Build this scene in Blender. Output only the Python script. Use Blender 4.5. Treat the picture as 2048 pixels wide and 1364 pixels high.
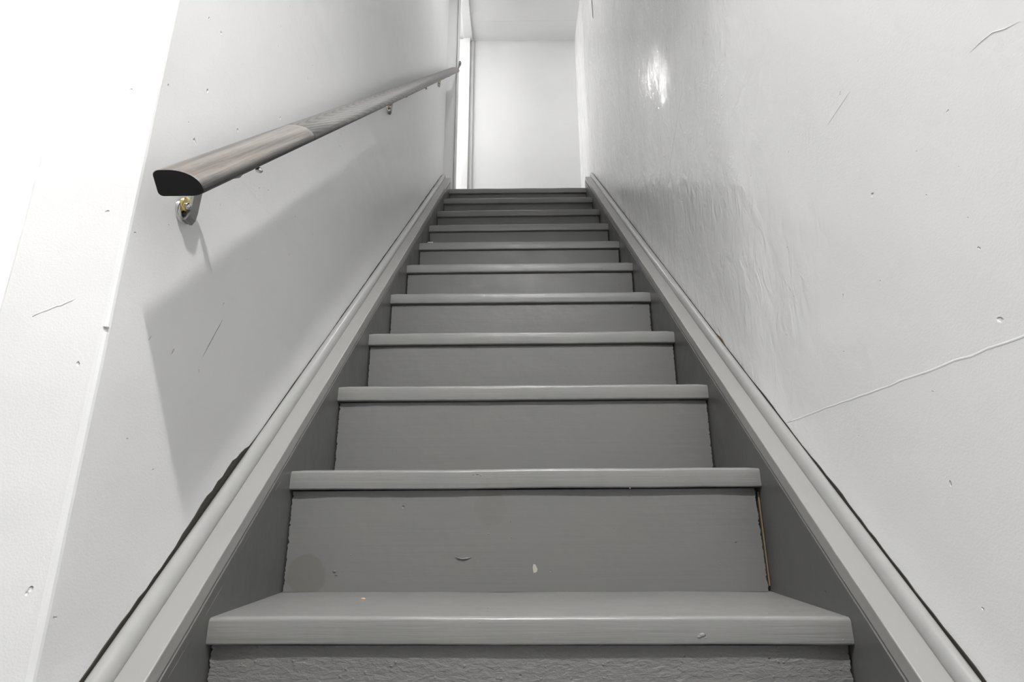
import bpy, bmesh, math, random
from mathutils import Vector, Matrix

random.seed(7)
S = bpy.context.scene
COL = S.collection
for o in list(bpy.data.objects):
    bpy.data.objects.remove(o)

ZO = 0.7055                      # camera height above the lower floor; measurements below are taken from the eye


def W(p):
    return Vector((p[0], p[1], p[2] + ZO))


# ------------------------------------------------------------------ camera
cam_d = bpy.data.cameras.new('camera')
cam = bpy.data.objects.new('camera', cam_d)
COL.objects.link(cam)
cam_d.sensor_fit = 'HORIZONTAL'
cam_d.sensor_width = 36.0
cam_d.lens = 1130.576 / 2048 * 36.0
cam_d.clip_start = 0.01
PI_, YA_, RO_ = 0.29263, -0.00931, -0.00493
f = Vector((math.sin(YA_) * math.cos(PI_), math.cos(YA_) * math.cos(PI_), math.sin(PI_)))
r = Vector((math.cos(YA_), -math.sin(YA_), 0))
u = r.cross(f)
r2 = math.cos(RO_) * r + math.sin(RO_) * u
u2 = -math.sin(RO_) * r + math.cos(RO_) * u
cam.matrix_world = Matrix.Translation((0, 0, ZO)) @ Matrix((r2, u2, -f)).transposed().to_4x4()
S.camera = cam

# ------------------------------------------------------------------ light, exposure
world = bpy.data.worlds.new('world')
S.world = world
world.use_nodes = True
world.node_tree.nodes['Background'].inputs[0].default_value = (0.9, 0.95, 1.0, 1)
world.node_tree.nodes['Background'].inputs[1].default_value = 0.3
S.view_settings.view_transform = 'Standard'
S.view_settings.look = 'None'
S.view_settings.exposure = 0.0
S.view_settings.gamma = 1.0
S.view_settings.use_curve_mapping = False
S.cycles.use_denoising = True
S.cycles.max_bounces = 16
S.cycles.diffuse_bounces = 12
S.cycles.glossy_bounces = 4
S.cycles.caustics_reflective = False
S.cycles.caustics_refractive = False
S.cycles.sample_clamp_indirect = 8.0

LAMP = (0.05, -0.44, 1.92)       # small recessed downlight in the lower ceiling, behind the photographer
LAMP_POWER = 3300.0
SIDE_POWER = 1500.0              # bulb of the side room
UPPER_POWER = 360.0              # globe lamp of the upper room
ROOM_FILL_POWER = 240.0               # unseen globe far to the left, added to brighten the right wall
DOOR_POWER = 1150.0               # globe lamp just inside the upper doorway, raking down the stairs
STAIR_FILL_POWER = 42.0               # unseen ceiling fill, added to brighten the upper stairwell walls

# ------------------------------------------------------------------ measurements (eye at the origin)
XL, XR = -0.3889, 0.4111         # inner faces of the two stringers
Y1, Z1, RUN, RISE = 0.77326, -0.12553, 0.21293, 0.19327
SL = RISE / RUN
C0 = Z1 - SL * Y1                # nosing line  z = C0 + SL*y
CT = C0 + 0.057                  # upper face of the stringer caps
THK = 0.0322                     # tread thickness
OVER = 0.011                     # nosing overhang
XWL, XWR = -0.449, 0.468         # wall faces
YEND = 0.583                     # near end of the left wall
XOUT = -0.5765
YBACK = 3.56
ZL = Z1 + 10 * RISE              # landing height
ZCEIL = 3.53
DEEP = 0.0155                      # depth of the downlight's rim
ZLOW = 1.93                      # lower ceiling
FLOOR = -ZO


# ------------------------------------------------------------------ node helpers
def new_mat(name):
    m = bpy.data.materials.new(name)
    m.use_nodes = True
    nt = m.node_tree
    b = nt.nodes['Principled BSDF']
    return m, nt, b


def N(nt, typ, **kw):
    n = nt.nodes.new(typ)
    for k, v in kw.items():
        if k.startswith('i_'):
            key = k[2:]
            key = int(key) if key.isdigit() else key.replace('_', ' ')
            n.inputs[key].default_value = v
        else:
            setattr(n, k, v)
    return n


def L(nt, a, b):
    nt.links.new(a, b)


def coords(nt, scale=(1, 1, 1), out='Object'):
    tc = N(nt, 'ShaderNodeTexCoord')
    mp = N(nt, 'ShaderNodeMapping')
    mp.inputs['Scale'].default_value = scale
    L(nt, tc.outputs[out], mp.inputs['Vector'])
    return mp.outputs[0]


def noise(nt, vec, scale, detail=2, rough=0.5, dist=0.0):
    n = N(nt, 'ShaderNodeTexNoise')
    n.inputs['Scale'].default_value = scale
    n.inputs['Detail'].default_value = detail
    n.inputs['Roughness'].default_value = rough
    n.inputs['Distortion'].default_value = dist
    L(nt, vec, n.inputs['Vector'])
    return n.outputs['Fac']


def math_(nt, op, a, b=None, clamp=False):
    n = N(nt, 'ShaderNodeMath', operation=op, use_clamp=clamp)
    for i, v in enumerate((a, b)):
        if v is None:
            continue
        if isinstance(v, (int, float)):
            n.inputs[i].default_value = v
        else:
            L(nt, v, n.inputs[i])
    return n.outputs[0]


def maprange(nt, v, a, b, c, d, smooth=False):
    n = N(nt, 'ShaderNodeMapRange')
    if smooth:
        n.interpolation_type = 'SMOOTHSTEP'
    for i, x in enumerate((a, b, c, d)):
        n.inputs[i + 1].default_value = x
    L(nt, v, n.inputs[0])
    return n.outputs[0]


def bump(nt, h, dist, strength=1.0, normal=None):
    n = N(nt, 'ShaderNodeBump')
    n.inputs['Strength'].default_value = strength
    n.inputs['Distance'].default_value = dist
    L(nt, h, n.inputs['Height'])
    if normal is not None:
        L(nt, normal, n.inputs['Normal'])
    return n.outputs[0]


def mixcol(nt, fac, a, b):
    n = N(nt, 'ShaderNodeMix', data_type='RGBA')
    if isinstance(fac, (int, float)):
        n.inputs[0].default_value = fac
    else:
        L(nt, fac, n.inputs[0])
    for i, v in ((6, a), (7, b)):
        if isinstance(v, tuple):
            n.inputs[i].default_value = (*v, 1)
        else:
            L(nt, v, n.inputs[i])
    return n.outputs[2]


def dents(nt, vec, scale, radius, keep, flat=False):
    """sparse little dents: 1 in the dent, 0 elsewhere"""
    v = N(nt, 'ShaderNodeTexVoronoi')
    v.inputs['Scale'].default_value = scale
    if flat:                                   # spread over an upright wall, whichever way it faces
        v.voronoi_dimensions = '2D'
        sx = N(nt, 'ShaderNodeSeparateXYZ')
        L(nt, vec, sx.inputs[0])
        cx = N(nt, 'ShaderNodeCombineXYZ')
        L(nt, math_(nt, 'ADD', sx.outputs[0], sx.outputs[1]), cx.inputs[0])
        L(nt, sx.outputs[2], cx.inputs[1])
        L(nt, cx.outputs[0], v.inputs['Vector'])
    else:
        L(nt, vec, v.inputs['Vector'])
    sep = N(nt, 'ShaderNodeSeparateColor')
    L(nt, v.outputs['Color'], sep.inputs[0])
    on = math_(nt, 'LESS_THAN', sep.outputs[0], keep)
    size = maprange(nt, sep.outputs[1], 0, 1, radius * .4, radius)
    q = math_(nt, 'DIVIDE', v.outputs['Distance'], size)
    d = maprange(nt, q, 0.3, 1.0, 1.0, 0.0, True)
    return math_(nt, 'MULTIPLY', d, on)


def wall_paint(name, col=(0.80, 0.80, 0.80), rough=0.42, wave=0.012, dent=True, patch=False):
    m, nt, b = new_mat(name)
    v = coords(nt)
    big = noise(nt, v, 2.2, 3, .6)
    L(nt, mixcol(nt, maprange(nt, big, .3, .7, 0, 1), tuple(c * .97 for c in col), tuple(min(.95, c * 1.02) for c in col)), b.inputs['Base Color'])
    b.inputs['Roughness'].default_value = rough
    b.inputs['Specular IOR Level'].default_value = 0.5
    # slow trowel waves, stretched vertically
    vs = coords(nt, (1, 1, .55))
    w = noise(nt, vs, 9.0, 2, .45, .3)
    if patch:                                  # hand-trowelled skim coat covers only the upper stretch of the wall
        sy = N(nt, 'ShaderNodeSeparateXYZ')
        L(nt, v, sy.inputs[0])
        yy = math_(nt, 'ADD', sy.outputs[1], math_(nt, 'MULTIPLY', noise(nt, v, 3.0, 3), .5))
        mask = maprange(nt, yy, .95, 1.45, .12, 1, True)
        st = noise(nt, coords(nt, (1, 1, .5)), 24.0, 3, .55, 1.4)
        w = math_(nt, 'MULTIPLY', math_(nt, 'ADD', w, math_(nt, 'MULTIPLY', st, .55)), mask)
    nrm = bump(nt, w, wave)
    w2 = noise(nt, coords(nt, (1, 1, .6)), 38.0, 2, .5)
    nrm = bump(nt, w2, .0003, 1.0, nrm)
    # roller nap
    peel = noise(nt, v, 420.0, 2, .5)
    nrm = bump(nt, peel, 0.00022, 1.0, nrm)
    if dent:
        wob = N(nt, 'ShaderNodeTexNoise')
        wob.inputs['Scale'].default_value = 60
        L(nt, v, wob.inputs['Vector'])
        va = N(nt, 'ShaderNodeVectorMath', operation='MULTIPLY_ADD')
        L(nt, wob.outputs['Color'], va.inputs[0])
        va.inputs[1].default_value = (.012, .012, .02)
        L(nt, v, va.inputs[2])
        d1 = dents(nt, va.outputs[0], 9.0, .036, .26, True)
        d2 = dents(nt, va.outputs[0], 19.0, .045, .14, True)
        dd = math_(nt, 'ADD', d1, d2)
        inv = math_(nt, 'SUBTRACT', 1.0, dd)
        nrm = bump(nt, inv, 0.0016, 1.0, nrm)
    L(nt, nrm, b.inputs['Normal'])
    return m


def wood_paint(name, col, rough=0.36, brush_axis='x', brush=0.0005, lumps=0.0, dent=True, stains=(), sag=.0012, spec=.4):
    m, nt, b = new_mat(name)
    sc = {'x': (3, 110, 110), 'slope': (160, 4, 4), 'z': (110, 110, 3)}[brush_axis]
    v = coords(nt)
    mott = noise(nt, v, 5.0, 4, .6)
    warm = (col[0] * 1.03, col[1] * 1.02, col[2] * .98)
    cool = (col[0] * .96, col[1] * .96, col[2] * .965)
    colr = mixcol(nt, maprange(nt, mott, .2, .8, 0, 1), cool, warm)
    for (x, y, z, rad, mul) in stains:
        vm = N(nt, 'ShaderNodeVectorMath', operation='DISTANCE')
        L(nt, v, vm.inputs[0])
        vm.inputs[1].default_value = (x, y, z)
        wobble = math_(nt, 'MULTIPLY_ADD', noise(nt, v, 30, 2), .02)
        wobble.node.inputs[2].default_value = -.01
        dd = math_(nt, 'ADD', vm.outputs['Value'], wobble)
        fac = maprange(nt, dd, rad * .86, rad, 1, 0, True)
        colr = mixcol(nt, fac, colr, tuple(a * q for a, q in zip(col, mul)))
    b.inputs['Specular IOR Level'].default_value = spec
    L(nt, colr, b.inputs['Base Color'])
    L(nt, maprange(nt, noise(nt, v, 14, 2), 0, 1, rough * .7, rough * 1.3), b.inputs['Roughness'])
    br = noise(nt, coords(nt, sc), 1.0, 4, .65)
    nrm = bump(nt, br, brush)
    nrm = bump(nt, noise(nt, v, 22, 2, .5), sag, 1.0, nrm)
    if lumps:
        l1 = noise(nt, coords(nt, (95, 210, 210)), 1.0, 3, .6, .5)
        l2 = dents(nt, v, 130.0, .30, .5)
        nrm = bump(nt, l1, lumps, 1.0, nrm)
        nrm = bump(nt, l2, lumps * .35, 1.0, nrm)
    if dent:
        d = dents(nt, v, 20.0, .06, .3)
        nrm = bump(nt, math_(nt, 'SUBTRACT', 1.0, d), .0012, 1.0, nrm)
    L(nt, nrm, b.inputs['Normal'])
    return m


def plain(name, col, rough, metal=0.0, spec=.5):
    m, nt, b = new_mat(name)
    v = coords(nt)
    n = noise(nt, v, 35, 3)
    L(nt, mixcol(nt, n, tuple(c * .94 for c in col), tuple(min(1, c * 1.06) for c in col)), b.inputs['Base Color'])
    b.inputs['Roughness'].default_value = rough
    b.inputs['Metallic'].default_value = metal
    b.inputs['Specular IOR Level'].default_value = spec
    return m


def oak(name, light, dark, rough, ring_scale, distort, seed, warpk=3.0, fade=(.3, .9)):
    """grey stained oak: y runs along the rail"""
    m, nt, b = new_mat(name)
    tc = N(nt, 'ShaderNodeTexCoord')
    mp = N(nt, 'ShaderNodeMapping')
    mp.inputs['Location'].default_value = (seed, seed * 2.3, seed)
    L(nt, tc.outputs['Object'], mp.inputs[0])
    v = mp.outputs[0]

    def sc(s):
        q = N(nt, 'ShaderNodeMapping')
        q.inputs['Scale'].default_value = s
        L(nt, v, q.inputs[0])
        return q.outputs[0]
    warp = noise(nt, sc((14, 1.6, 14)), 1.0, 3, .5)
    sepx = N(nt, 'ShaderNodeSeparateXYZ')
    L(nt, tc.outputs['Object'], sepx.inputs[0])
    # cathedral arches: parabolic rings running along the rail
    xx = math_(nt, 'ADD', sepx.outputs[0], -.003)
    par = math_(nt, 'MULTIPLY', math_(nt, 'MULTIPLY', xx, xx), distort)
    ph = math_(nt, 'SUBTRACT', math_(nt, 'MULTIPLY', sepx.outputs[1], ring_scale), par)
    ph = math_(nt, 'ADD', ph, math_(nt, 'MULTIPLY', warp, warpk))
    ring = math_(nt, 'SINE', ph)
    ring = maprange(nt, ring, -.6, 1.0, 0, 1, True)
    fib = noise(nt, sc((330, 7, 330)), 1.0, 4, .7)
    fib = maprange(nt, fib, .38, .62, 0, 1)
    pores = noise(nt, sc((900, 26, 900)), 1.0, 2, .6)
    fac = math_(nt, 'ADD', math_(nt, 'MULTIPLY', ring, .6), math_(nt, 'MULTIPLY', fib, .4))
    colr = mixcol(nt, fac, light, dark)
    blotch = noise(nt, sc((22, 5, 22)), 1.0, 2)
    colr = mixcol(nt, maprange(nt, blotch, .45, .7, 0, .5), colr, (light[0] * 1.10, light[1] * .93, light[2] * .86))
    colr = mixcol(nt, maprange(nt, pores, .6, .72, 0, .55), colr, tuple(c * .5 for c in dark))
    # near-black along the underside, fading towards the top and up the rail
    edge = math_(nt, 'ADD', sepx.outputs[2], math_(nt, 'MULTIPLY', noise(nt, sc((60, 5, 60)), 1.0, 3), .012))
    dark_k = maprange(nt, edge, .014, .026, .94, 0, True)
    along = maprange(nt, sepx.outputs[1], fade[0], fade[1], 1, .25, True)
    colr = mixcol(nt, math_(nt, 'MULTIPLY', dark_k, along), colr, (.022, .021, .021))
    L(nt, colr, b.inputs['Base Color'])
    b.inputs['Roughness'].default_value = rough
    nrm = bump(nt, math_(nt, 'ADD', fib, pores), -.0003)
    L(nt, nrm, b.inputs['Normal'])
    return m


def glow(name, strength):
    m, nt, b = new_mat(name)
    b.inputs['Base Color'].default_value = (1, 1, 1, 1)
    b.inputs['Emission Color'].default_value = (1, .995, .985, 1)
    b.inputs['Emission Strength'].default_value = strength
    return m


M = {}
M['wall'] = wall_paint('white_wall_paint', (0.775, 0.775, 0.775), .40, .0018)
M['wall_gloss'] = wall_paint('white_trowelled_wall_paint', (0.88, 0.88, 0.88), .15, .0056, True, True)
M['landing'] = wall_paint('grey_white_landing_paint', (0.68, 0.68, 0.68), .45, .0015)
M['ceiling'] = wall_paint('white_ceiling_paint', (0.78, 0.78, 0.78), .6, .001, False)
M['trim'] = wall_paint('white_gloss_trim', (0.74, 0.74, 0.74), .25, .0004, False)
M['jamb'] = wall_paint('off_white_door_trim', (0.56, 0.56, 0.56), .3, .0004, False)
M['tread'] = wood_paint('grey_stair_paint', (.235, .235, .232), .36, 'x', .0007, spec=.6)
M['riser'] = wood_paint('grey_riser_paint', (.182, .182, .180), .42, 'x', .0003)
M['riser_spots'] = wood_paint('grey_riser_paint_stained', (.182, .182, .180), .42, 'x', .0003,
                              stains=((-.352, .997, -.098 + ZO, .034, (.88, .87, .80)),
                                      (-.045, .997, .006 + ZO, .030, (.97, .955, .90))))
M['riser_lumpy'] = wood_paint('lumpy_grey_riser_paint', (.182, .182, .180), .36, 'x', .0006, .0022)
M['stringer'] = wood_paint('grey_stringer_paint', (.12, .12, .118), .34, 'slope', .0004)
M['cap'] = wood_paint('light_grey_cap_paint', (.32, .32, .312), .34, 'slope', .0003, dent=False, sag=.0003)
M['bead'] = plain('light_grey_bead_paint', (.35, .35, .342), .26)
M['gap'] = plain('dark_unpainted_gap', (.045, .042, .034), .9)
M['brown'] = plain('bare_brown_wood', (.22, .16, .10), .8)
M['black'] = plain('dark_joint', (.012, .012, .012), .9)
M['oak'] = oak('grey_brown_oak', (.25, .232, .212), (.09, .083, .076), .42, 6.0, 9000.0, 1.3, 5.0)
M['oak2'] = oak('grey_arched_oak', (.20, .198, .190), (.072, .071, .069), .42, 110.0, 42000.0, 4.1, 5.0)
M['oak_end'] = plain('black_end_grain', (.012, .012, .013), .45)  # near-black colour for the cut end of the rail
M['chrome'] = plain('chrome', (.72, .72, .73), .14, 1.0)
M['brass'] = plain('brass', (.78, .60, .28), .22, 1.0)
M['grey_metal'] = plain('dull_grey_metal', (.30, .30, .29), .45, .6)
M['steel'] = plain('dark_steel', (.22, .22, .22), .3, 1.0)
M['chip'] = plain('pale_chipped_paint', (.45, .43, .36), .7)
M['scratch'] = plain('pale_scratch', (.22, .22, .215), .6)
M['paper'] = plain('white_paper', (.85, .85, .82), .8)
M['splinter'] = plain('orange_wood_splinter', (.75, .42, .18), .7)
M['floor'] = wood_paint('grey_floor_paint', (.12, .12, .118), .4, 'x', .0005)
M['cable'] = plain('dark_cable_sheath', (.10, .10, .10), .5)
M['bulb'] = glow('lit_downlight_disc', LAMP_POWER)
M['room'] = wall_paint('mid_grey_room_paint', (0.42, 0.42, 0.42), .5, .0015, False)
M['bulb_side'] = glow('lit_side_bulb', SIDE_POWER)
M['stair_fill'] = glow('stair_fill_glow', STAIR_FILL_POWER)
M['globe_fill'] = glow('fill_globe_glow', ROOM_FILL_POWER)
M['globe_door'] = glow('lit_door_globe', DOOR_POWER)
M['globe'] = glow('lit_globe', UPPER_POWER)


# ------------------------------------------------------------------ mesh helpers
def link(name, bm, mat, parent=None, smooth=False, structure=False):
    me = bpy.data.meshes.new(name)
    bm.normal_update()
    bm.to_mesh(me)
    bm.free()
    me.materials.append(mat)
    if smooth:
        for p in me.polygons:
            p.use_smooth = True
    o = bpy.data.objects.new(name, me)
    COL.objects.link(o)
    if parent is not None:
        o.parent = parent
    elif structure:
        o['kind'] = 'structure'
    return o


def box_bm(x0, x1, y0, y1, z0, z1, bev=0.0, seg=2, bm=None):
    bm = bm or bmesh.new()
    vs = [bm.verts.new(W((x, y, z))) for x in (x0, x1) for y in (y0, y1) for z in (z0, z1)]
    idx = [(0, 1, 3, 2), (4, 6, 7, 5), (0, 4, 5, 1), (2, 3, 7, 6), (0, 2, 6, 4), (1, 5, 7, 3)]
    fs = [bm.faces.new([vs[i] for i in q]) for q in idx]
    bmesh.ops.recalc_face_normals(bm, faces=fs)
    if bev:
        es = list({e for fc in fs for e in fc.edges})
        bmesh.ops.bevel(bm, geom=es, offset=bev, segments=seg, affect='EDGES', profile=.5)
    return bm


def box(name, b6, mat, parent=None, bev=0.0, structure=False, seg=2):
    return link(name, box_bm(*b6, bev=bev, seg=seg), mat, parent, False, structure)


def sweep(rings, closed=True, caps=True, bm=None):
    """rings: lists of points with equal length, joined one after the other"""
    bm = bm or bmesh.new()
    R = [[bm.verts.new(p) for p in ring] for ring in rings]
    n = len(R[0])
    for a, b in zip(R, R[1:]):
        for i in range(n if closed else n - 1):
            j = (i + 1) % n
            bm.faces.new((a[i], a[j], b[j], b[i]))
    if caps and closed:
        bm.faces.new(list(reversed(R[0])))
        bm.faces.new(R[-1])
    bmesh.ops.recalc_face_normals(bm, faces=bm.faces[:])
    return bm


def tube_bm(pts, rad, n=10, bm=None):
    pts = [W(p) for p in pts]
    rings = []
    for i, p in enumerate(pts):
        t = (pts[min(i + 1, len(pts) - 1)] - pts[max(i - 1, 0)]).normalized()
        a = t.cross(Vector((0, 0, 1)))
        if a.length < .1:
            a = t.cross(Vector((1, 0, 0)))
        a.normalize()
        c = a.cross(t)
        rr = rad[i] if isinstance(rad, (list, tuple)) else rad
        rings.append([p + rr * (math.cos(q) * a + math.sin(q) * c) for q in [2 * math.pi * k / n for k in range(n)]])
    return sweep(rings, bm=bm)


def disc_bm(c, axis, rad, h, n=28, bev=.0015):
    """short cylinder with softened rim, base centre c, growing along axis"""
    c = W(c)
    t = Vector(axis).normalized()
    a = t.orthogonal().normalized()
    b = t.cross(a)
    rings = []
    for (rr, hh) in ((rad, 0), (rad, h - bev), (rad - bev * .5, h - bev * .2), (rad - bev, h), (rad * .5, h)):
        rings.append([c + t * hh + rr * (math.cos(q) * a + math.sin(q) * b) for q in [2 * math.pi * k / n for k in range(n)]])
    return sweep(rings)


def ball_bm(c, rad, sub=2, scale=(1, 1, 1)):
    bm = bmesh.new()
    bmesh.ops.create_icosphere(bm, subdivisions=sub, radius=rad)
    for v in bm.verts:
        v.co = W(c) + Vector((v.co.x * scale[0], v.co.y * scale[1], v.co.z * scale[2]))
    return bm


def empty(name, loc, label, cat, group=None):
    o = bpy.data.objects.new(name, None)
    COL.objects.link(o)
    o.location = W(loc)
    o.empty_display_size = .05
    o['label'] = label
    o['category'] = cat
    if group:
        o['group'] = group
    return o


def adopt(parent, *objs):
    """parent a mesh that was built in world coordinates under an empty that stands elsewhere"""
    bpy.context.view_layer.update()
    for o in objs:
        o.parent = parent
        o.matrix_parent_inverse = parent.matrix_world.inverted()


# ================================================================== SETTING
# floor of the lower room
box('floor', (-3.3, .568, -2.9, 3.66, FLOOR - .1, FLOOR), M['floor'], structure=True)

# right wall, one plane from behind the camera to the end of the landing
wr = box('wall_right', (XWR, XWR + .1, -2.9, YBACK + .1, FLOOR, ZCEIL + .1), M['wall_gloss'], structure=True)


def edge_box(name, x0, x1, y0, y1, z0, z1, mat, wob=.0012):
    """wall whose vertical plaster corners are rounded and slightly uneven"""
    bm = bmesh.new()
    nz = 90
    rings = []
    rad = .006
    for k in range(nz + 1):
        z = z0 + (z1 - z0) * k / nz
        ring = []
        for (cx, cy, a0) in ((x0 + rad, y0 + rad, 180), (x1 - rad, y0 + rad, 270), (x1 - rad, y1 - rad, 0), (x0 + rad, y1 - rad, 90)):
            j = random.uniform(-wob, wob)
            for q in range(4):
                a = math.radians(a0 + 30 * q)
                ring.append(W((cx + (rad + j * .5) * math.cos(a), cy + (rad + j * .5) * math.sin(a), z)))
        rings.append(ring)
    sweep(rings, bm=bm)
    return link(name, bm, mat, None, False, True)


wl = edge_box('wall_left', XOUT, XWL, YEND, 3.06, FLOOR, ZCEIL, M['wall'])
box('wall_left_upper', (XOUT, XWL, .1, YEND, ZLOW, ZCEIL), M['wall'], structure=True)
box('wall_header', (XWL, XWR, .0, .1, ZLOW, ZCEIL), M['wall'], structure=True)
box('wall_back', (XOUT, XWR, YBACK, YBACK + .1, FLOOR, ZCEIL + .1), M['landing'], structure=True)
box('ceiling', (XOUT, XWR, .0, YBACK, ZCEIL, ZCEIL + .1), M['landing'], structure=True)
box('trim_ceiling', (-.30, XWR, 3.375, YBACK, ZCEIL - .0010, ZCEIL), M['landing'], structure=True)

# lower room around the foot of the stairs
box('ceiling_lower', (-3.2, XWR, -2.8, .0, ZLOW, ZLOW + .06), M['ceiling'], structure=True)
box('ceiling_side', (-3.2, XOUT, .0, 2.2, ZLOW, ZLOW + .06), M['ceiling'], structure=True)
box('ceiling_foot', (XOUT, XWL, .0, .1, ZLOW, ZLOW + .06), M['ceiling'], structure=True)
box('wall_front', (-3.3, XWR, -2.9, -2.8, FLOOR, ZLOW + .06), M['room'], structure=True)
box('wall_side', (-3.3, -3.2, -2.8, 2.3, FLOOR, ZLOW + .06), M['room'], structure=True)
box('wall_far', (-3.2, XOUT, 2.2, 2.3, FLOOR, ZLOW + .06), M['wall'], structure=True)

# upper room behind the doorway at the head of the stairs
box('floor_upper', (-2.7, XOUT, 2.31, 4.3, ZL - .08, ZL), M['floor'], structure=True)
box('wall_upper_side', (-2.8, -2.7, 2.1, 4.4, ZL, ZCEIL + .1), M['wall'], structure=True)
box('wall_upper_near', (-2.7, XOUT, 2.1, 2.2, ZL, ZCEIL + .1), M['wall'], structure=True)
box('wall_upper_far', (-2.7, XOUT, 4.3, 4.4, ZL, ZCEIL + .1), M['wall'], structure=True)
box('wall_upper_right', (XOUT, XOUT + .1, YBACK + .1, 4.3, ZL, ZCEIL + .1), M['wall'], structure=True)
box('ceiling_upper', (-2.7, XOUT, 2.2, 4.3, ZCEIL, ZCEIL + .1), M['ceiling'], structure=True)

# doorway on the left of the landing
d1 = bpy.data.objects.new('door_1', None)
COL.objects.link(d1)
d1['kind'] = 'structure'
box('wall_nib', (XOUT, -.395, 3.06, 3.10, ZL, ZCEIL), M['wall'], structure=True)
box('casing_bead', (-.395, -.389, 3.054, 3.10, ZL, ZCEIL), M['trim'], d1, .001)
box('casing_joint', (-.389, -.3862, 3.066, 3.10, ZL, ZCEIL), M['black'], d1)
box('near_jamb', (-.3862, -.374, 3.062, 3.10, ZL, ZCEIL), M['trim'], d1, .001)
box('door_stop', (XOUT, -.394, 3.508, YBACK, ZL, 3.50), M['jamb'], d1, .002)
box('far_jamb', (-.394, -.342, 3.500, YBACK, ZL, 3.50), M['jamb'], d1, .003)
box('far_casing', (-.342, -.318, 3.530, YBACK, ZL, ZCEIL), M['jamb'], d1, .002)
box('head_jamb', (-.394, -.326, 3.10, YBACK - .001, 3.50, ZCEIL), M['jamb'], d1, .003)
box('head_stop', (XOUT, -.394, 3.10, YBACK - .001, 3.507, ZCEIL), M['jamb'], d1, .002)

# landing
box('floor_landing', (XOUT, XWR, Y1 + 10 * RUN + OVER + .02, YBACK, ZL - .1, ZL), M['floor'], structure=True)


# ragged unpainted gap left between the plaster and the stair moulding
def gap_strip(parent, xw, sign, spec, mat, ylo, yhi, name='plaster_gap', base=.008):
    bm = bmesh.new()
    n = max(8, int((yhi - ylo) / .012))
    rnd = random.Random(int(yhi * 100) + int(sign * 5))
    prev = None
    for k in range(n + 1):
        y = ylo + (yhi - ylo) * k / n
        w = 0
        for (ya, wa), (yb, wb) in zip(spec, spec[1:]):
            if ya <= y <= yb:
                w = wa + (wb - wa) * (y - ya) / (yb - ya)
        w = max(.0004, w * .62 * rnd.uniform(.8, 1.2)) + .0032
        lo = CT + SL * y + base
        pts = []
        for dx, z in ((.0008, lo), (.0008, lo + w), (-.001, lo + w + .0012), (-.001, lo)):
            pts.append(bm.verts.new(W((xw + sign * dx, y, z))))
        if prev:
            for i in range(4):
                j = (i + 1) % 4
                bm.faces.new((prev[i], prev[j], pts[j], pts[i]))
        prev = pts
    bmesh.ops.recalc_face_normals(bm, faces=bm.faces[:])
    return link(name, bm, mat, parent)


gap_strip(wl, XWL, 1, [(.60, .012), (.66, .014), (.74, .012), (.80, .018), (.83, .026), (.87, .027), (.90, .028), (.93, .018), (.955, .004), (1.2, .003), (1.6, .005),
                       (2.1, .005), (2.6, .009), (2.98, .006)], M['gap'], .60, 2.97)
gap_strip(wr, XWR, -1, [(.50, .012), (.66, .013), (.72, .009), (.79, .010), (.86, .013), (.95, .005), (1.05, .009), (1.1, .004), (1.2, .004), (1.6, .004), (2.2, .005), (2.98, .004)],
          M['gap'], .50, 2.97)
gap_strip(wr, XWR, -1, [(1.215, .001), (1.235, .013), (1.25, .012), (1.275, .003)], M['brown'], 1.215, 1.275, 'bare_patch')


# raised plaster seam and a few long scratches on the walls
def ridge(parent, pts, wdt, h, mat, name):
    """pts lie on a wall plane; h is signed along x (or y for the wall end)"""
    bm = bmesh.new()
    rings = []
    for i, p in enumerate(pts):
        p = Vector(p)
        t = (Vector(pts[min(i + 1, len(pts) - 1)]) - Vector(pts[max(i - 1, 0)])).normalized()
        nrm = Vector(h).normalized()
        s = t.cross(nrm).normalized()
        e = .25 if i in (0, len(pts) - 1) else 1.0
        hh = Vector(h)
        rings.append([W(p + s * wdt * e - nrm * .0005), W(p + s * wdt * .4 * e + hh * e), W(p - s * wdt * .4 * e + hh * e), W(p - s * wdt * e - nrm * .0005)])
    sweep(rings, bm=bm)
    return link(name, bm, mat, parent, True)


def wig(a, b, n, j, ax=(0, 0, 1)):
    a, b = Vector(a), Vector(b)
    return [a.lerp(b, k / n) + Vector(ax) * random.uniform(-j, j) for k in range(n + 1)]


ridge(wr, wig((XWR, .99, .146), (XWR, .10, .158), 40, .0012), .0024, (-.00022, 0, 0), M['wall_gloss'], 'plaster_seam')
ridge(wr, wig((XWR, .7233, .552), (XWR, .661, .560), 6, .0004), .0005, (-.0004, 0, 0), M['wall_gloss'], 'plaster_scratch')
ridge(wr, [(XWR, .476, .4495), (XWR, .460, .449), (XWR, .448, .447), (XWR, .436, .439), (XWR, .421, .4325)], .0007, (-.0004, 0, 0), M['wall_gloss'], 'plaster_scratch')
ridge(wr, wig((XWR, 1.5, 1.0), (XWR, 1.32, 1.13), 8, .002), .0008, (-.0004, 0, 0), M['wall_gloss'], 'plaster_scratch')
ridge(wl, wig((XWL, .712, .389), (XWL, .7655, .340), 12, .0012), .0007, (.0007, 0, 0), M['wall'], 'plaster_scratch')
ridge(wl, wig((XWL, .8116, .2815), (XWL, .7744, .2122), 6, .0006), .0004, (.0002, 0, 0), M['scratch'], 'plaster_scratch')
ridge(wl, wig((-.4786, YEND, .376), (-.4525, YEND, .380), 6, .0004), .0018, (0, -.00016, 0), M['wall'], 'plaster_scratch')
ridge(wl, wig((-.534, YEND, .2086), (-.491, YEND, .2283), 9, .001), .0014, (0, -.00016, 0), M['wall'], 'plaster_scratch')
link('plaster_nick', ball_bm((XWL - .0015, YEND + .0015, .196), .0032, 1, (1, 1, .6)), M['wall'], wl, True)

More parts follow.
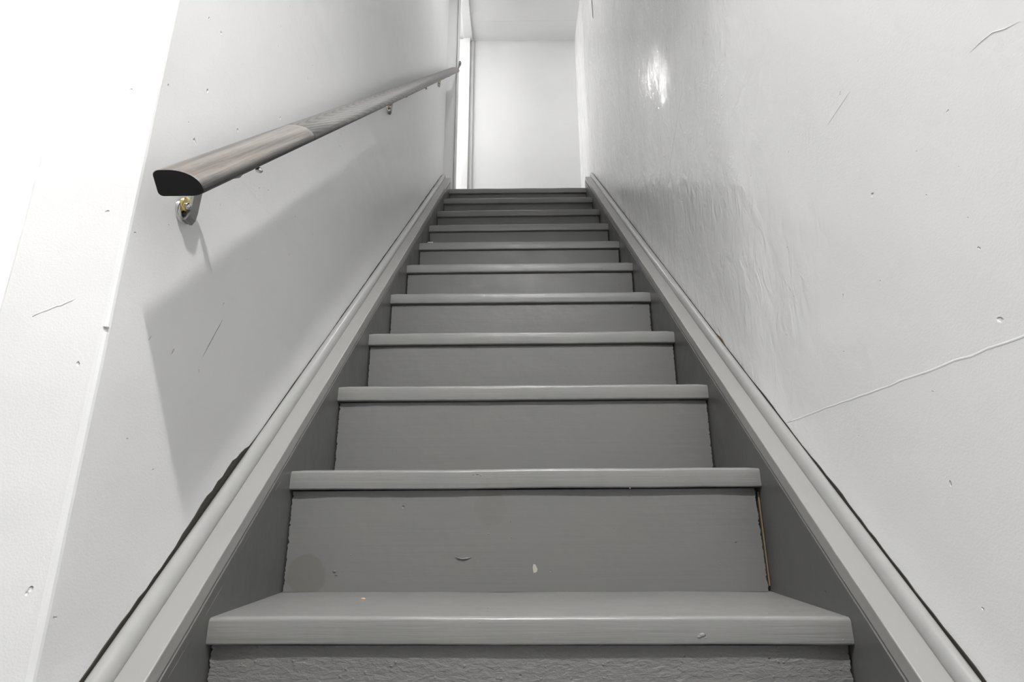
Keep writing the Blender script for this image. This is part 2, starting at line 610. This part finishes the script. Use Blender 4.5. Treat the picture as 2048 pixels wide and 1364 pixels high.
# ================================================================== STAIRCASE
stairs = empty('staircase', (0.011, Y1, FLOOR), 'narrow steep grey painted wooden staircase between two white plaster walls', 'staircase')
parts = []

# measured heights of each nosing at the left and right stringer
ZN = {1: (-.1248, -.1268), 2: (.0687, .0701), 3: (.2611, .2621), 4: (.4492, .4508), 5: (.6449, .6452), 6: (.8402, .8421),
      7: (1.0331, 1.0338), 8: (1.226, 1.228), 9: (1.4185, 1.4214), 10: (1.6157, 1.6164), 11: (Z1 + 10 * RISE, Z1 + 10 * RISE)}
for k in (0, -1):
    ZN[k] = (Z1 + (k - 1) * RISE,) * 2


def tread_bm(k):
    yf = Y1 + (k - 1) * RUN
    yb = yf + RUN + OVER + .018
    if k == 11:
        yb = yf + .09
    zl, zr = ZN[k]
    rt, rb = .0055, .0028
    prof = [(yb, 0)]
    for q in range(6):
        a = math.radians(90 + 18 * q)
        prof.append((yf + rt + rt * math.cos(a), -rt + rt * math.sin(a)))
    for q in range(4):
        a = math.radians(180 + 30 * q)
        prof.append((yf + rb + rb * math.cos(a), -THK + rb + rb * math.sin(a)))
    prof.append((yb, -THK))
    n = 40
    rnd = random.Random(k + 50)
    rings = []
    x0, x1 = XL + .0004, XR - .0004
    wobz = [rnd.uniform(-1, 1) for _ in range(n + 5)]
    for i in range(n + 1):
        t = i / n
        x = x0 + (x1 - x0) * t
        z = zl + (zr - zl) * t
        w = sum(wobz[i:i + 5]) / 5 * .0011
        w2 = sum(wobz[::-1][i:i + 5]) / 5 * .0011
        end = .0012 if i in (0, n) else 0
        rings.append([W((x, y + (w2 if y < yf + .02 else 0) + (end if y < yf + .01 else 0), z + dz + w * (1 if dz > -.02 else .8) - (end if dz > -.004 and y < yf + .01 else 0))) for (y, dz) in prof])
    return sweep(rings)


def riser_bm(k):
    """board standing on tread k-1 and carrying tread k"""
    y = Y1 + (k - 1) * RUN + OVER
    zb = (ZN[k - 1][0] if (k - 1) in ZN else FLOOR, ZN[k - 1][1] if (k - 1) in ZN else FLOOR)
    zt = ZN[k]
    rnd = random.Random(k + 90)
    n, mz = 12, 64
    bm = bmesh.new()
    grid = []
    gl = .0022
    gr = .0055 if k == 2 else .0024
    for j in range(mz + 1):
        v = j / mz
        row = []
        lo = rnd.uniform(0, .0016) ** 1.0 + (.0014 if rnd.random() < .18 else 0)
        ro = rnd.uniform(0, .0016) + (.0014 if rnd.random() < .18 else 0)
        if k == 2:
            ro += .003 * math.sin(v * math.pi) * 0 + .0022 * v
        for i in range(n + 1):
            t = i / n
            x = XL + gl + lo + (XR - gr - ro - XL - gl - lo) * t
            za = zb[0] + (zb[1] - zb[0]) * t + .0003
            zc = zt[0] + (zt[1] - zt[0]) * t - THK - .0022
            edge = .0016 if i in (0, n) else 0
            row.append(bm.verts.new(W((x, y + edge, za + (zc - za) * v))))
        grid.append(row)
    for a, b in zip(grid, grid[1:]):
        for i in range(n):
            bm.faces.new((a[i], a[i + 1], b[i + 1], b[i]))
    # thickness
    ret = bmesh.ops.extrude_face_region(bm, geom=bm.faces[:])
    for g in ret['geom']:
        if isinstance(g, bmesh.types.BMVert):
            g.co.y = y + .015 + ZO * 0
    bmesh.ops.recalc_face_normals(bm, faces=bm.faces[:])
    return bm


for k in range(-1, 12):
    parts.append(link('tread', tread_bm(k), M['tread'], None, True))
CHIPS = {1: ((.2256, -.1469, .0040), (.2215, -.1490, .0030), (.2290, -.1500, .0022), (.004, -.1491, .0016), (-.0487, -.1321, .0014), (.397, -.1530, .0015), (.330, -.1400, .0012)),
         2: ((-.069, .0611, .0022), (-.063, .0590, .0016), (-.076, .0600, .0014), (.2465, .0561, .0020), (.247, .0530, .0014), (.1884, .0365, .0015)),
         3: ((-.05, .250, .0014), (.21, .246, .0013)), 4: ((.03, .436, .0018), (-.22, .440, .0013), (.33, .437, .0014)), 5: ((.05, .632, .0020), (-.3, .630, .0013)), 6: ((-.345, .815, .0022), (.2, .828, .0013))}
for k, spots in CHIPS.items():
    for (x, z, sz) in spots:
        cb_ = link('paint_bump', ball_bm((x, Y1 + (k - 1) * RUN + .0006, z), sz, 1, (1.3, .45, .8)), M['tread'], None, True)
        cb_.parent = [p for p in parts if p.name.startswith('tread')][k + 1]
for k in range(-1, 12):
    mat = M['riser_lumpy'] if k <= 1 else (M['riser_spots'] if k == 2 else M['riser'])
    rs = link('riser', riser_bm(k), mat, None, True)
    if k == 2:
        riser2 = rs
        rs['label'] = 'riser with pale stains, a curved crease and bare wood at its right edge'
    if k == 1:
        rs['label'] = 'lowest riser in view with lumpy paint'
    parts.append(rs)
    # dark joint behind the uneven riser ends
    y = Y1 + (k - 1) * RUN + OVER
for rs in [p for p in parts if p.name.startswith(('riser', 'tread'))]:
    # smooth only gently: keep board edges crisp
    me = rs.data
    me.set_sharp_from_angle(angle=math.radians(40))


def slope_prism(x0, x1, c_lo, c_hi, ya, yb, bev=.0012, nseg=60, wob=0.0, seed=1):
    """board lying along the stair slope between two sloping lines z = c + SL*y, ends cut plumb"""
    rnd = random.Random(seed)
    cs = math.cos(math.atan(SL))
    b = bev / cs
    prof = [(x0, c_lo), (x1, c_lo), (x1, c_hi - b), (x1 - bev * .3, c_hi - b * .3), (x1 - bev, c_hi), (x0 + bev, c_hi), (x0 + bev * .3, c_hi - b * .3), (x0, c_hi - b)]
    rings = []
    for i in range(nseg + 1):
        y = ya + (yb - ya) * i / nseg
        w = rnd.uniform(-wob, wob)
        rings.append([W((x + (w if abs(x) < .42 else 0), y, c + SL * y)) for (x, c) in prof])
    return sweep(rings)


def bead_bm(xa, xb, h, ya, yb, sign, seed):
    """rounded moulding between flat cap (xa) and wall (xb)"""
    rnd = random.Random(seed)
    cs, sn = math.cos(math.atan(SL)), math.sin(math.atan(SL))
    n = 12
    prof = []
    for q in range(n + 1):
        a = math.radians(2 + (140 - 2) * q / n)      # flat cap side to wall side
        px = xa + (xb - xa) * (1 - (math.cos(a) - math.cos(math.radians(140))) / (math.cos(math.radians(2)) - math.cos(math.radians(140))))
        prof.append((px, h * math.sin(a)))
    prof.append((xb, -.012))
    prof.append((xa, -.012))
    rings = []
    m = 70
    for i in range(m + 1):
        y = ya + (yb - ya) * i / m
        ph = rnd.random() * .0 + seed
        j = .0002 * math.sin(i * .37 + ph)
        base = CT + SL * y
        rings.append([W((px + (j if 0 < q < n else 0), y - sn * hh * .0, base + hh / cs)) for q, (px, hh) in enumerate(prof)])
    return sweep(rings)


YA, YB = .30, 2.985
for side, xi, xw, sgn in (('left', XL, XWL, -1), ('right', XR, XWR, 1)):
    xf = xi + sgn * .036
    lo, hi = min(xi, xf), max(xi, xf)
    st = link('stringer', slope_prism(lo, hi, C0 - .30, C0 + .0292, YA, YB - .035, .0008, 60, .0002, 3), M['stringer'], None)
    xin = xi + sgn * .0022
    lo, hi = min(xin, xf), max(xin, xf)
    cp = link('stringer_cap', slope_prism(lo, hi, C0 + .0314, CT, YA, YB - .03, .0016, 60, .0003, 5), M['cap'], st)
    cp['label'] = 'lighter grey flat cap board'
    bd = link('bead_moulding', bead_bm(xf, xw - sgn * .0016, .0150, YA, YB, sgn, 8), M['bead'], st, True)
    bd.data.set_sharp_from_angle(angle=math.radians(50))
    bd['label'] = 'lighter grey rounded moulding against the wall'
    # dark backing seen in the joint under the cap
    lo, hi = min(xi + sgn * .004, xf), max(xi + sgn * .004, xf)
    link('cap_joint', slope_prism(lo, hi, C0 + .0290, C0 + .0316, YA, YB - .036, .0002, 8), M['black'], st)
    if side == 'left':
        for (y, dz, ln) in ((.70, .015, .05), (.76, .012, .04), (.83, .018, .035), (.93, .016, .02), (.66, -.01, .03), (.90, -.03, .01), (1.0, -.02, .006)):
            a = (XL, y, C0 + SL * y + dz)
            b2 = (XL, y + ln, C0 + SL * (y + ln) + dz - .002)
            ridge(st, wig(a, b2, 6, .0005), .0003, (.0002, 0, 0), M['scratch'], 'scratch')
    parts.append(st)

# bare wood and marks at the second riser
bw = link('bare_edge', box_bm(XR - .0034, XR - .0012, Y1 + RUN + OVER + .004, Y1 + RUN + OVER + .010, -.118, .030), M['brown'], riser2)
bw['label'] = 'strip of bare brown wood'
yr = Y1 + RUN + OVER
ridge(riser2, [(-.1055, yr, -.0725), (-.098, yr, -.0742), (-.0915, yr, -.0748), (-.085, yr, -.0740), (-.078, yr, -.0725)], .0016, (0, -.0022, 0), M['riser'], 'paint_crease')
for (x, z, s) in ((-.3034, -.0935, .0030), (-.300, -.099, .0022), (-.2791, -.068, .0015), (-.29, -.0935, .0012), (-.0117, -.0417, .0016), (-.013, .0135 - .03, .0014), (-.05, -.036, .0015),
                  (.30, -.02, .0012), (.36, -.05, .0014), (.33, -.085, .0012), (.12, -.03, .0012), (.16, -.028, .0012)):
    link('paint_bump', ball_bm((x, yr, z), s, 1, (1.2, .5, .8)), M['riser'], riser2, True)
bm = bmesh.new()
pv = [bm.verts.new(W((.0266 + math.cos(a) * q, yr - .0006, -.0907 + math.sin(a) * q * 1.5))) for a, q in
      [(2 * math.pi * i / 9, (.0042, .0032, .0046, .0056, .0040, .0034, .0048, .0038, .0044)[i]) for i in range(9)]]
fc = bm.faces.new(pv)
ex = bmesh.ops.extrude_face_region(bm, geom=[fc])
for g in ex['geom']:
    if isinstance(g, bmesh.types.BMVert):
        g.co.y += .001
bmesh.ops.recalc_face_normals(bm, faces=bm.faces[:])
pc = link('paint_chip', bm, M['chip'], riser2)
pc['label'] = 'pale spot of chipped paint'

adopt(stairs, *parts)

# ================================================================== HANDRAIL
TH = math.atan(.978)
RX, RY, RZ = -.383, .5689, .3478             # lower edge of the near end
rail_root = empty('handrail', (RX, RY, RZ), 'dark grey oak handrail with a black cut end, bracketed along the left wall', 'handrail')
bpy.context.view_layer.update()


def rail_profile(n=8):
    w, h = .0273, .0300
    pts = []

    def arc(cx, cz, rx, rz, a0, a1, k):
        for i in range(k + 1):
            a = math.radians(a0 + (a1 - a0) * i / k)
            pts.append((cx + rx * math.cos(a), cz + rz * math.sin(a)))
    arc(w - .014, .0080, .014, .0080, -90, 0, 6)          # stair side, low
    arc(w - .036, .0085, .036, .0215, 0, 90, 12)      # long rounded shoulder
    arc(-w + .009, h - .0070, .009, .0070, 90, 180, 6)    # wall side, upper corner
    arc(-w + .006, .0050, .006, .0050, 180, 270, 5)
    return pts


def rail_piece(name, s0, s1, mat, inset0=.0, inset1=.0, end_mat=None):
    """local axes: x across, y along the rail, z up from its flat underside"""
    prof = rail_profile()
    rings = []
    m = 24
    cz = .015
    ss = [(s0, .965), (s0 + .0012, 1.0)] + [(s0 + (s1 - s0) * i / m, 1.0) for i in range(1, m)] + [(s1 - .0012 - inset1, 1.0), (s1, .965 if not inset1 else .80)]
    for s, q in ss:
        rings.append([Vector((x * q, s, cz + (z - cz) * q)) for x, z in prof])
    o = link(name, sweep(rings), mat, None, True)
    o.data.set_sharp_from_angle(angle=math.radians(35))
    if end_mat:
        o.data.materials.append(end_mat)
        for p in o.data.polygons:
            if p.normal.y < -.9:
                p.material_index = 1
    o.parent = rail_root
    o.rotation_euler = (TH, 0, 0)
    return o


SEAM = .405
LEN = (2.985 - RY) / math.cos(TH)
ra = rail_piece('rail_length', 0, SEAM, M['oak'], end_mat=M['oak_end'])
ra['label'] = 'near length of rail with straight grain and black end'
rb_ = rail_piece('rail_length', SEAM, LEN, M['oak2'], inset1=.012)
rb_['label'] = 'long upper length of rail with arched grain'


def rail_under(y):
    """underside point of the rail at depth y (eye coordinates)"""
    return RZ + (y - RY) * .978


br_objs = []
for i, y in enumerate((.674, 1.662, 2.712)):
    zu = rail_under(y)
    zr = zu - .062
    ro = link('bracket', disc_bm((XWL, y, zr), (1, 0, 0), .0175, .005), M['chrome'], None, True)
    ro.data.set_sharp_from_angle(angle=math.radians(40))
    arm = []
    path = [(XWL + .005, zr - .012), (-.4405, zr - .012), (-.4385, zr - .006), (-.4375, zr + .004), (-.437, zr + .020), (-.435, zr + .040), (-.427, zr + .052), (-.383, zu - .002)]
    rings = []
    for q, (x, z) in enumerate(path):
        yo = .004
        wdt = .0080 if q < 5 else .0065
        nx, nz = (0, .0022) if q < 2 else ((.0016, .0016) if q < 3 else (.0022, .0))
        if q >= 6:
            nx, nz = .0014, -.0018
        rings.append([W((x - nx, y + yo - wdt, z + nz)), W((x + nx, y + yo - wdt, z - nz)), W((x + nx, y + yo + wdt, z - nz)), W((x - nx, y + yo + wdt, z + nz))])
    a = link('arm', sweep(rings), M['grey_metal'], None)
    wa = link('washer', disc_bm((XWL + .005, y - .006, zr + .007), (1, 0, 0), .0105, .0045, 20, .001), M['brass'], None, True)
    wa.data.set_sharp_from_angle(angle=math.radians(40))
    wa.parent = ro
    a.parent = ro
    sc_ = link('screw', ball_bm((-.4385, y - .007, zr + .004), .0058, 2, (.6, 1, 1)), M['chrome'], None, True)
    sc_.parent = ro
    s2 = link('screw', ball_bm((XWL + .0055, y + .012, zr - .004), .0035, 2, (.6, 1, 1)), M['chrome'], None, True)
    s2.parent = ro
    # saddle plate under the rail, tilted with it
    cs, sn = math.cos(TH), math.sin(TH)
    bm = bmesh.new()
    pts = []
    for dx in (-.011, .011):
        for dy in (-.026, .026):
            for dz in (-.003, .0005):
                pts.append(bm.verts.new(W((-.383 + dx, y + dy * cs - dz * sn, zu + dy * sn + dz * cs))))
    for q in [(0, 1, 3, 2), (4, 6, 7, 5), (0, 4, 5, 1), (2, 3, 7, 6), (0, 2, 6, 4), (1, 5, 7, 3)]:
        bm.faces.new([pts[t] for t in q])
    bmesh.ops.recalc_face_normals(bm, faces=bm.faces[:])
    sd = link('saddle', bm, M['chrome'], None)
    sd.parent = ro
    br_objs.append(ro)
# screw heads showing under the rail
for (x, y) in ((-.362, .688), (-.366, 1.915)):
    zu = rail_under(y)
    br_objs.append(link('rail_screw', ball_bm((x, y + .002, zu - .002), .0052, 2, (1, 1, .8)), M['chrome'], None, True))
# end plate screwed to the door nib at the head of the stairs
ep = link('end_plate', ball_bm((-.366, 3.072, 2.862), .0125, 2, (.75, .8, 1.7)), M['steel'], None, True)
ep.data.set_sharp_from_angle(angle=math.radians(40))
el = link('end_bolt', tube_bm([(-.366, 3.070, 2.855), (-.367, 3.045, 2.815), (-.372, 3.00, rail_under(3.0) + .02), (-.3755, 2.97, rail_under(2.97) + .018)], .006, 8), M['steel'], None, True)
el.parent = ep
br_objs.append(ep)
adopt(rail_root, *br_objs)

# ================================================================== SMALL THINGS
scrap = link('paper_scrap', box_bm(-.3561, -.3341, 2.0530, 2.0640, ZN[7][0] + .0002, ZN[7][0] + .0032, .0004), M['paper'])
scrap['label'] = 'tiny white scrap lying on the left front edge of a tread halfway up'
scrap['category'] = 'paper scrap'
bm = bmesh.new()
rings = []
for i, (dx, dy, hh, ww) in enumerate(((-.004, .0008, .0004, .0006), (-.001, 0, .0012, .0022), (.002, -.0006, .0012, .0020), (.0045, -.0016, .0005, .0006))):
    x, y, z = -.2351 + dx, .9256 + dy, ZN[1][0] - .0001
    rings.append([W((x, y - ww, z)), W((x, y - ww * .6, z + hh)), W((x, y + ww * .6, z + hh)), W((x, y + ww, z))])
sweep(rings, bm=bm)
sp = link('wood_splinter', bm, M['splinter'])
sp['label'] = 'tiny orange wood splinter lying on the lowest visible tread'
sp['category'] = 'splinter'

# thin cable hanging down the right wall by the landing
cb = link('hanging_cable', tube_bm([(XWR - .004, 2.63, 3.40), (XWR - .004, 2.645, 3.2), (XWR - .004, 2.662, 3.0), (XWR - .004, 2.672, 2.9), (XWR - .004, 2.668, 2.83), (XWR - .004, 2.656, 2.79),
                                    (XWR - .004, 2.652, 2.84), (XWR - .004, 2.655, 2.92)], .0013, 8), M['cable'], None, True)
cb['label'] = 'thin dark cable end hanging high on the right wall near the landing'
cb['category'] = 'cable'


# lamps outside the picture: they give the light, two of them as added fill
def bulb_lamp(name, p, zc, rad, mat, label):
    root = empty(name, (p[0], p[1], zc), label, 'lamp')
    a = link('lamp_base', disc_bm((p[0], p[1], zc), (0, 0, -1), .045, .022), M['trim'], None, True)
    b = link('socket', tube_bm([(p[0], p[1], zc - .015), (p[0], p[1], p[2] + rad * .8)], .017, 14), M['trim'], None, True)
    c = link('bulb', ball_bm(p, rad, 3), mat, None, True)
    adopt(root, a, b, c)
    return root


dl = empty('downlight', (LAMP[0], LAMP[1], ZLOW), 'small round recessed downlight in the ceiling above the foot of the stairs, outside the picture', 'lamp')
bm = bmesh.new()
rings = []
for rr, zz in ((.0540, ZLOW - .0005), (.0720, ZLOW - .0005), (.0710, ZLOW - .0040), (.0550, ZLOW - DEEP - .001), (.0540, ZLOW - DEEP - .001)):
    rings.append([W((LAMP[0] + rr * math.cos(q), LAMP[1] + rr * math.sin(q), zz)) for q in [2 * math.pi * k / 36 for k in range(36)]])
rings.append(rings[0])
sweep(rings, caps=False, bm=bm)
tr = link('lamp_ring', bm, M['trim'], None, True)
ds = link('lamp_disc', disc_bm((LAMP[0], LAMP[1], ZLOW - .0006), (0, 0, -1), .042, .0012, 36, .0004), M['bulb'])
adopt(dl, tr, ds)
bulb_lamp('side_room_lamp', (-1.9, 1.55, 1.5), ZLOW, .030, M['bulb_side'], 'bare bulb lamp in the bright side room left of the stairs')
bulb_lamp('upper_room_lamp', (-2.0, 3.08, 3.43), ZCEIL, .075, M['globe'], 'globe lamp in the room beyond the landing doorway')

sl_root = empty('stair_fill', (-.05, 2.30, ZCEIL), 'added flush round fill lamp over the head of the stairs, outside the picture', 'lamp')
a = link('lamp_base', disc_bm((-.05, 2.30, ZCEIL), (0, 0, -1), .135, .014, 36), M['trim'], None, True)
b = link('fill_glass', disc_bm((-.05, 2.30, ZCEIL - .014), (0, 0, -1), .12, .006, 36), M['stair_fill'], None, True)
adopt(sl_root, a, b)
bulb_lamp('lower_room_fill', (-2.6, -.6, 1.5), ZLOW, .075, M['globe_fill'], 'added hanging fill globe at the far left of the lower room, outside the picture')
bulb_lamp('doorway_lamp', (-.66, 3.78, 3.40), ZCEIL, .075, M['globe_door'], 'globe lamp just inside the doorway at the head of the stairs, outside the picture')
